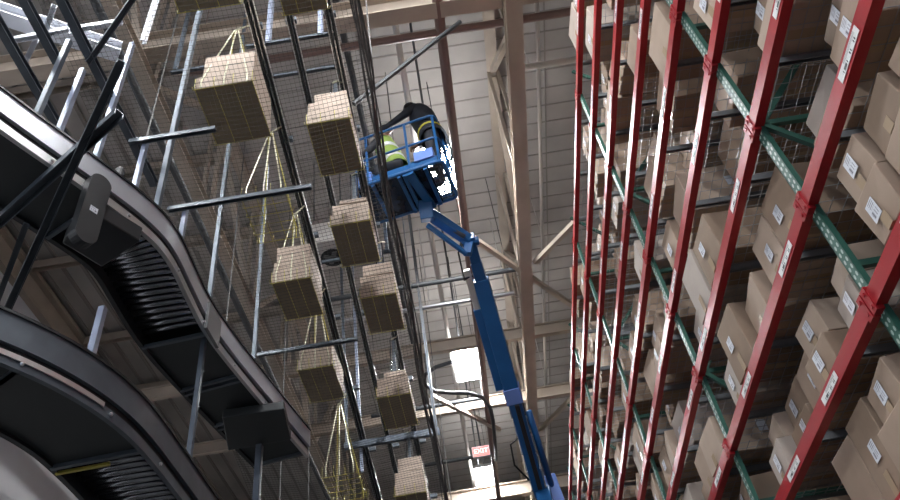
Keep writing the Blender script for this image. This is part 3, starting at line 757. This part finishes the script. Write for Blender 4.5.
for (s, t) in ((.03, .0), (.16, 0), (.635, 0), (.97, .02), (1, .5), (.95, 1), (.64, 1), (.36, 1), (.05, 1), (0, .5)):
    MB().tube([B(s, t, 0), B(s, t, 1.1)], .02, 8).build('guard_post', M_blue, platform)
mbm = MB()
for (s0, t0, s1, t1) in ((.05, 0, .95, 0), (.05, 1, .95, 1), (0, .08, 0, .92), (1, .08, 1, .92)): mbm.bar(B(s0, t0, .075), B(s1, t1, .075), .008, .13)
mbm.build('toe_board', M_blue, platform)
MB().bar(B(.70, .03, .22), B(.92, .03, .22), .12, .2).build('control_box', M_paleblue, platform, bevel=.01)
MB().bar(B(.03, .08, .16), B(.2, .08, .16), .14, .2).build('tool_box', M_paleblue, platform, bevel=.01)
MB().tube([B(1, .25, 1.1), B(1.06, .3, .9), B(1.08, .45, .55), B(1.05, .6, .5), B(1, .7, .6)], .02, 8).build('side_loop', M_darksteel, platform, smooth=True)
# jib and booms
J0 = B(.62, .98, -.12); J1 = atz(470, 241, 7.95); J2 = atz(476, 262, 7.85); E = atz(541, 494, 5.6)
MB().bar(J0 + Vector((0, -.1, .12)), J0 + Vector((0, .02, -.16)), .2, .16).build('rotator', M_blue, lift, bevel=.01)
def boxbeam(a, b, w, h, nm, m, bev=.012): return MB().bar(a, b, w, h).build(nm, m, lift, bevel=bev)
boxbeam(J0, J1, .13, .17, 'jib', M_blue)
jl0 = J0 + Vector((-.02, .05, -.22)); jl1 = J1 + Vector((-.08, .0, -.26))
boxbeam(jl0, jl1, .06, .07, 'jib_link', M_blue)
MB().tube([J0 + Vector((.1, .1, -.08)), J1.lerp(J0, .3) + Vector((.1, 0, -.12))], .035, 8).build('jib_cylinder', M_darksteel, lift, smooth=True)
mbk = MB(); mbk.bar(J1 + Vector((0, -.06, .05)), J2, .15, .2); mbk.bar(jl1, J1, .1, .12); mbk.tube([J1 + Vector((-.13, 0, -.02)), J1 + Vector((.13, 0, -.02))], .07, 12)
mbk.build('knuckle', M_blue, lift, bevel=.01)
def on(t): return J2.lerp(E, t)
dirb = (E - J2).normalized(); sid = dirb.cross(Vector((0, 0, 1))).normalized()
if sid.x < 0: sid = -sid
boxbeam(on(0), on(.3), .17, .21, 'fly_boom', M_blue)
bo = boxbeam(on(.07), on(.55), .23, .27, 'main_boom', M_blue)
boxbeam(on(.02) - sid * .17, on(.2) - sid * .17, .10, .12, 'level_cylinder', M_conduit)
boxbeam(on(.18) - sid * .17, on(.52) - sid * .17, .13, .17, 'cable_carrier', M_blue)
boxbeam(on(.52), on(.585), .26, .30, 'collar', M_paleblue)
boxbeam(on(.56), on(1.0), .20, .24, 'lower_boom', M_blue)
boxbeam(on(.60) + Vector((0, -.14, -.1)), on(.97) + Vector((0, -.14, -.1)), .07, .05, 'hose_tray', M_rubber)
MB().tube([on(.64) + sid * .16, on(.8) + sid * .18, on(.98) + sid * .2], .05, 10).build('lift_cylinder', M_blue, lift, smooth=True)
MB().tube([on(.68) + sid * .16, on(.97) + sid * .2], .03, 8).build('cylinder_rod', M_rubber, lift, smooth=True)
for k in range(3):
    MB().tube([J1 + Vector((-.12, -.04, -.04 * k)), J1 + Vector((-.2, .0, -.2)), J2 + Vector((-.22, .1, -.2 - .02 * k)), on(.05) - sid * (.1 + .03 * k)], .014, 6).build('hydraulic_hose', M_rubber, lift, smooth=True)
MB().tube([on(.74) - sid * .1, on(.76) - sid * .25, on(.85) - sid * .28, on(.93) - sid * .12], .016, 6).build('hydraulic_hose', M_rubber, lift, smooth=True)
for k in (.62, .7, .78, .86, .94): MB().bar(on(k) - sid * .12, on(k) + sid * .12, .03, .27).build('hose_clamp', M_darksteel, lift)
boxbeam(E + sid * .14 + Vector((0, 0, .25)), E + sid * .22 + Vector((0, .1, -.35)), .28, .3, 'elbow_cover', M_paleblue, .03)
T = Vector((.7, 9.2, 1.45))
boxbeam(E + sid * .05, T + Vector((0, .2, .3)), .24, .3, 'riser', M_blue)
MB().prism([(.2, 8.2), (1.05, 8.2), (1.15, 9.9), (.1, 9.9)], .75, 1.75).build('turret', M_blue, lift, bevel=.04)
MB().box((.05, 7.9, .35), (1.2, 10.1, .72)).build('chassis', M_blue, lift, bevel=.03)
for (x, y) in ((-.02, 8.15), (1.24, 8.15), (-.02, 9.85), (1.24, 9.85)):
    s = 1 if x > .5 else -1
    w = MB().tube([(x - s * .12, y, .4), (x - s * .11, y, .4), (x + s * .11, y, .4), (x + s * .12, y, .4)], [.36, .4, .4, .36], 24).build('wheel', M_rubber, lift, smooth=False)
    MB().tube([(x + s * .1, y, .4), (x + s * .135, y, .4)], .2, 16).build('hub', M_white, w)

# ------------------------------------------------------------------ people on the platform
M_skin = mat('skin', (0.42, 0.25, 0.17), 0.55)
M_navy = mat('navy work jacket', (0.012, 0.015, 0.024), 0.8, var=.3, scale=14, bump=.3)
M_trouser = mat('dark trousers', (0.02, 0.022, 0.03), 0.8, var=.3, scale=14, bump=.3)
M_boot = mat('boot leather', (0.03, 0.022, 0.016), 0.6)
M_shirt = mat('dark shirt', (0.03, 0.033, 0.04), 0.8, var=.3, scale=14)
M_hivis = mat('hi-vis lime fabric', (0.36, 0.50, 0.10), 0.7, var=.15, scale=10)
M_refl = mat('silver reflective band', (0.66, 0.68, 0.66), 0.3)
M_yel = mat('yellow harness webbing', (0.55, 0.48, 0.05), 0.7)
M_hat = mat('white hard hat', (0.75, 0.74, 0.70), 0.3)
M_hair = mat('dark hair', (0.012, 0.010, 0.008), 0.7)
M_glove = mat('brown work glove', (0.16, 0.085, 0.05), 0.8)

def skinned(name, joints, edges, mats_fn, mats, parent=None, root=0, levels=2, loc=None):
    """joints: list of (point, radius)"""
    o0 = Vector(loc)
    me = bpy.data.meshes.new(name); me.from_pydata([tuple(Vector(p) - o0) for p, r in joints], edges, [])
    o = bpy.data.objects.new(name, me); COL.objects.link(o)
    o.modifiers.new('skin', 'SKIN').use_smooth_shade = True
    for i, (p, r) in enumerate(joints):
        sv = me.skin_vertices[0].data[i]; sv.radius = (r, r) if not isinstance(r, tuple) else r; sv.use_root = (i == root)
    ss = o.modifiers.new('sub', 'SUBSURF'); ss.levels = levels; ss.render_levels = levels
    dg = bpy.context.evaluated_depsgraph_get(); dg.update()
    nm = bpy.data.meshes.new_from_object(o.evaluated_get(dg)); nm.name = name
    o.modifiers.clear(); o.data = nm
    nm.materials.clear()
    for m in mats: nm.materials.append(m)
    for p in nm.polygons: p.material_index = mats_fn(Vector(p.center) + o0); p.use_smooth = True
    o.location = o0
    return o

def finger_chain(J, Ed, hand_i, wrist, hand, dirv, upv, sidev, curl):
    """five fingers rooted in the palm; dirv along the hand, upv off the back, sidev toward the thumb"""
    for k, (off, ln) in enumerate(((.03, .072), (.01, .08), (-.01, .074), (-.028, .058))):
        a = hand + sidev * off + dirv * .035
        b = a + (dirv * math.cos(curl * .5) - upv * math.sin(curl * .5)) * ln * .5
        c = b + (dirv * math.cos(curl * 1.6) - upv * math.sin(curl * 1.6)) * ln * .5
        n = len(J); J += [(a, .0095), (b, .009), (c, .0075)]; Ed += [(hand_i, n), (n, n + 1), (n + 1, n + 2)]
    a = hand + sidev * .03 - dirv * .02; b = a + (sidev * .7 + dirv * .5 - upv * .3) * .04; c = b + (dirv * .8 - upv * .6) * .03
    n = len(J); J += [(a, .011), (b, .010), (c, .008)]; Ed += [(hand_i, n), (n, n + 1), (n + 1, n + 2)]

def head_mesh(c, fwd, up, r=.1):
    """skull with brow, nose, mouth, chin, ears as one mesh; c is the skull centre"""
    fwd = fwd.normalized(); rt = fwd.cross(up).normalized(); up = rt.cross(fwd).normalized()
    mb = MB(); n, m = 28, 20; vs = []; fs = []
    for i in range(m + 1):
        t = math.pi * i / m
        for k in range(n):
            p = 2 * math.pi * k / n
            x, y, z = math.sin(t) * math.cos(p), math.sin(t) * math.sin(p), math.cos(t)   # x forward, y right, z up
            sx, sy, sz = .098, .076, .118
            if z < 0: sy *= 1 - .28 * (-z) ** 1.5; sx *= 1 - .12 * (-z) if x > 0 else 1 - .35 * (-z)
            q = Vector((x * sx, y * sy, z * sz))
            if x > 0:
                q.x += .026 * math.exp(-((y / .13) ** 2 + ((z + .22) / .16) ** 2))       # nose
                q.x += .007 * math.exp(-((y / .28) ** 2 + ((z + .58) / .07) ** 2))       # lips
                q.x -= .012 * math.exp(-(((abs(y) - .42) / .16) ** 2 + ((z - .02) / .11) ** 2))  # eye sockets
                q.x += .010 * math.exp(-((y / .35) ** 2 + ((z + .92) / .16) ** 2))       # chin
            q.y += math.copysign(.016, y) * math.exp(-(((x + .05) / .16) ** 2 + ((z + .12) / .22) ** 2)) * (abs(y) > .7)
            vs.append(c + fwd * q.x + rt * q.y + up * q.z)
    for i in range(m):
        for k in range(n): fs.append((i * n + k, i * n + (k + 1) % n, (i + 1) * n + (k + 1) % n, (i + 1) * n + k))
    mb.add(vs, fs)
    return mb, fwd, rt, up

def person(name, label, P, mats_fn, mats, fwd, hat, glove_dirs):
    """P: joints of the pose"""
    J = []; Ed = []
    def add(p, r, par=None):
        J.append((Vector(p), r)); i = len(J) - 1
        if par is not None: Ed.append((par, i))
        return i
    pel = add(P['pelvis'], (.145, .115)); sp = add(P['waist'], (.13, .105), pel); ch = add(P['chest'], (.155, .12), sp); nb = add(P['neck'], (.075, .07), ch)
    hd = add(P['neck'].lerp(P['head'], .62), .05, nb)
    add(P['head'], .07, hd)
    for s in ('l', 'r'):
        sh = add(P['sh_' + s], .082, ch); el = add(P['el_' + s], .062, sh); wr = add(P['wr_' + s], .033, el)
        d = (P['wr_' + s] - P['el_' + s]).normalized(); d = (d + glove_dirs[s][0]).normalized(); up = glove_dirs[s][1]; sd = d.cross(up).normalized(); up = sd.cross(d).normalized()
        hn = add(P['wr_' + s] + d * .07, (.04, .022), wr)
        finger_chain(J, Ed, hn, P['wr_' + s], P['wr_' + s] + d * .07, d, up, sd * glove_dirs[s][2], 1.1)
        hp = add(P['hip_' + s], .11, pel); kn = add(P['kn_' + s], .075, hp); an = add(P['an_' + s], .045, kn)
        add(P['toe_' + s], .04, an)
    body = skinned(name, J, Ed, mats_fn, mats, loc=(P['an_l'] + P['an_r']) / 2)
    # head modelled as a shaped skull joined into the same body mesh
    hm, f, r, u = head_mesh(P['head'], fwd, (P['head'] - P['neck']).normalized() * .4 + Vector((0, 0, 1)))
    tmp = hm.build('head_tmp', mats, None, origin=body.location, smooth=True)
    bm = bmesh.new(); bm.from_mesh(body.data); nf = len(bm.faces); bm.from_mesh(tmp.data); bm.faces.ensure_lookup_table()
    for fc_ in bm.faces[nf:]: fc_.material_index = 0; fc_.smooth = True
    bm.to_mesh(body.data); bm.free(); bpy.data.objects.remove(tmp)
    body['_world'] = tuple(body.location)
    tag(body, label, 'person')
    # eyes, hair, hat
    mb = MB()
    for s in (-1, 1): mb.sphere(P['head'] + f * .084 + r * (s * .031) + u * .004, .011, 8, 6)
    mb.build('eyes', M_hair, body)
    def cap(rad, lo, nm, m, brim):
        mb = MB(); n = 24; rows = 8; vs = []; fs = []
        for i in range(rows + 1):
            t = (math.pi / 2 + lo) * i / rows
            for k in range(n):
                p = 2 * math.pi * k / n; q = Vector((math.sin(t) * math.cos(p) * rad * 1.17, math.sin(t) * math.sin(p) * rad * .95, math.cos(t) * rad * 1.2))
                if i == rows and brim: q *= 1.0; q.x *= 1.25 if math.cos(p) > 0 else 1.08; q.y *= 1.1
                vs.append(P['head'] + f * q.x + r * q.y + u * (q.z + .012))
        for i in range(rows):
            for k in range(n): fs.append((i * n + k, i * n + (k + 1) % n, (i + 1) * n + (k + 1) % n, (i + 1) * n + k))
        mb.add(vs, fs); o = mb.build(nm, m, body, smooth=True)
        sd = o.modifiers.new('thick', 'SOLIDIFY'); sd.thickness = .006
        return o
    cap(.091, .25, 'hair', M_hair, False)
    if hat == 'hat':
        cap(.118, .05, 'hard_hat', M_hat, True)
    else:
        cap(.104, .0, 'cap', M_navy, True)
    return body

def torso_shell(P, body, grow, lo, hi, m, nm, ring_extra=None):
    """fitted shell around the torso between two fractions of the spine"""
    sp = [P['pelvis'], P['waist'], P['chest'], P['neck']]
    rad = [(.185, .155), (.18, .15), (.225, .165), (.11, .10)]
    def at(t):
        k = min(int(t * 3), 2); f = t * 3 - k; a, b = rad[k], rad[k + 1]
        return sp[k].lerp(sp[k + 1], f), a[0] + (b[0] - a[0]) * f, a[1] + (b[1] - a[1]) * f
    rt = (P['sh_l'] - P['sh_r']).normalized(); n = 20; rows = 10; vs = []; fs = []
    for i in range(rows + 1):
        c, a, b = at(lo + (hi - lo) * i / rows); ax = (P['neck'] - P['pelvis']).normalized(); fr = ax.cross(rt).normalized()
        for k in range(n):
            t = 2 * math.pi * k / n; vs.append(c + rt * ((a + grow) * math.cos(t)) + fr * ((b + grow) * math.sin(t)))
    for i in range(rows):
        for k in range(n): fs.append((i * n + k, i * n + (k + 1) % n, (i + 1) * n + (k + 1) % n, (i + 1) * n + k))
    mb = MB(); mb.add(vs, fs); o = mb.build(nm, m, body, smooth=True)
    o.modifiers.new('thick', 'SOLIDIFY').thickness = .008
    return o

V = Vector
FZ = ZF + CZ + .012
# worker standing at the right end, leaning left with an arm on the top rail
base = B(.91, .42, .012)
hand = B(.30, -.01, 1.13)
P2 = dict(pelvis=base + V((-.02, -.02, .93)), waist=base + V((-.05, -.05, 1.09)), chest=base + V((-.12, -.12, 1.32)), neck=base + V((-.17, -.16, 1.48)), head=base + V((-.27, -.16, 1.55)))
ax = V((.35, -.93, 0)).normalized()
P2['sh_l'] = P2['chest'] + V((-.06, -.19, .09)); P2['sh_r'] = P2['chest'] + V((.06, .19, .09))
P2['wr_l'] = hand + V((.07, .0, .03)); P2['el_l'] = (P2['sh_l'] + P2['wr_l']) / 2 + V((.02, -.05, -.07))
P2['el_r'] = P2['sh_r'] + V((-.02, .06, -.29)); P2['wr_r'] = P2['el_r'] + V((-.2, -.02, -.14))
P2['hip_l'] = P2['pelvis'] + V((-.02, -.1, -.06)); P2['hip_r'] = P2['pelvis'] + V((.02, .1, -.06))
P2['kn_l'] = base + V((-.08, -.12, .49)); P2['kn_r'] = base + V((-.02, .12, .49))
P2['an_l'] = base + V((-.02, -.13, .075)); P2['an_r'] = base + V((.03, .13, .075))
P2['toe_l'] = base + V((-.19, -.15, .042)); P2['toe_r'] = base + V((-.14, .14, .042))
def m2(c):
    if c.z > P2['neck'].z - .02 and (c - P2['head']).length < .2: return 0
    if (c - P2['wr_l']).dot((P2['wr_l'] - P2['el_l']).normalized()) > 0 and (c - P2['wr_l']).length < .3 and c.z > base.z + .7: return 3
    if (c - P2['wr_r']).length < .16 and (c - P2['wr_r']).dot((P2['wr_r'] - P2['el_r']).normalized()) > 0: return 3
    if c.z < base.z + .12: return 4
    return 1 if c.z > base.z + .9 else 2
w2 = person('person', 'person in dark jacket standing at the right of the lift platform, arm on rail', P2, m2, [M_skin, M_navy, M_trouser, M_glove, M_boot], V((-.9, -.3, -.45)), 'cap', {'l': (V((-.2, 0, -.3)), V((0, 0, 1)), 1), 'r': (V((-.3, 0, -.2)), V((0, 0, 1)), 1)})
torso_shell(P2, w2, .04, -.05, .95, M_navy, 'jacket')
torso_shell(P2, w2, .05, .13, .19, M_yel, 'harness_belt')
# crouching worker with hard hat and lime vest at the left end
base = B(.37, .42, .012)
P1 = dict(pelvis=base + V((.10, .05, .58)), waist=base + V((.05, .01, .73)), chest=base + V((-.05, -.05, .95)), neck=base + V((-.06, -.10, 1.15)), head=base + V((-.02, -.15, 1.34)))
P1['sh_l'] = P1['chest'] + V((-.08, -.18, .08)); P1['sh_r'] = P1['chest'] + V((.0, .2, .08))
P1['el_l'] = P1['sh_l'] + V((-.14, -.02, -.24)); P1['wr_l'] = P1['el_l'] + V((-.2, .06, -.12))
P1['el_r'] = P1['sh_r'] + V((-.16, .0, -.22)); P1['wr_r'] = P1['el_r'] + V((-.2, -.06, -.1))
P1['hip_l'] = P1['pelvis'] + V((-.02, -.1, -.04)); P1['hip_r'] = P1['pelvis'] + V((.0, .1, -.04))
P1['kn_l'] = base + V((-.26, -.12, .46)); P1['kn_r'] = base + V((-.24, .2, .44))
P1['an_l'] = base + V((-.02, -.13, .075)); P1['an_r'] = base + V((.0, .17, .075))
P1['toe_l'] = base + V((-.19, -.15, .042)); P1['toe_r'] = base + V((-.17, .19, .042))
def m1(c):
    if (c - P1['head']).length < .19: return 0
    for s in ('l', 'r'):
        if (c - P1['wr_' + s]).length < .2 and (c - P1['wr_' + s]).dot((P1['wr_' + s] - P1['el_' + s]).normalized()) > 0: return 3
        if (c - P1['an_' + s]).length < .11 or (c - P1['toe_' + s]).length < .1: return 4
    t = (c - P1['pelvis']).dot((P1['neck'] - P1['pelvis']).normalized())
    return 1 if t > .02 and c.z > base.z + .52 else 2
w1 = person('person', 'person in white hard hat and lime vest crouching at the left of the lift platform', P1, m1, [M_skin, M_shirt, M_trouser, M_glove, M_boot], V((-1, -.1, -.3)), 'hat', {'l': (V((-.2, 0, -.3)), V((0, 0, 1)), 1), 'r': (V((-.3, 0, -.2)), V((0, 0, 1)), 1)})
torso_shell(P1, w1, .014, .02, .9, M_hivis, 'vest')
torso_shell(P1, w1, .020, .22, .32, M_refl, 'reflective_band')
torso_shell(P1, w1, .020, .5, .58, M_refl, 'reflective_band')

for o in bpy.data.objects:
    if '_world' in o: del o['_world']
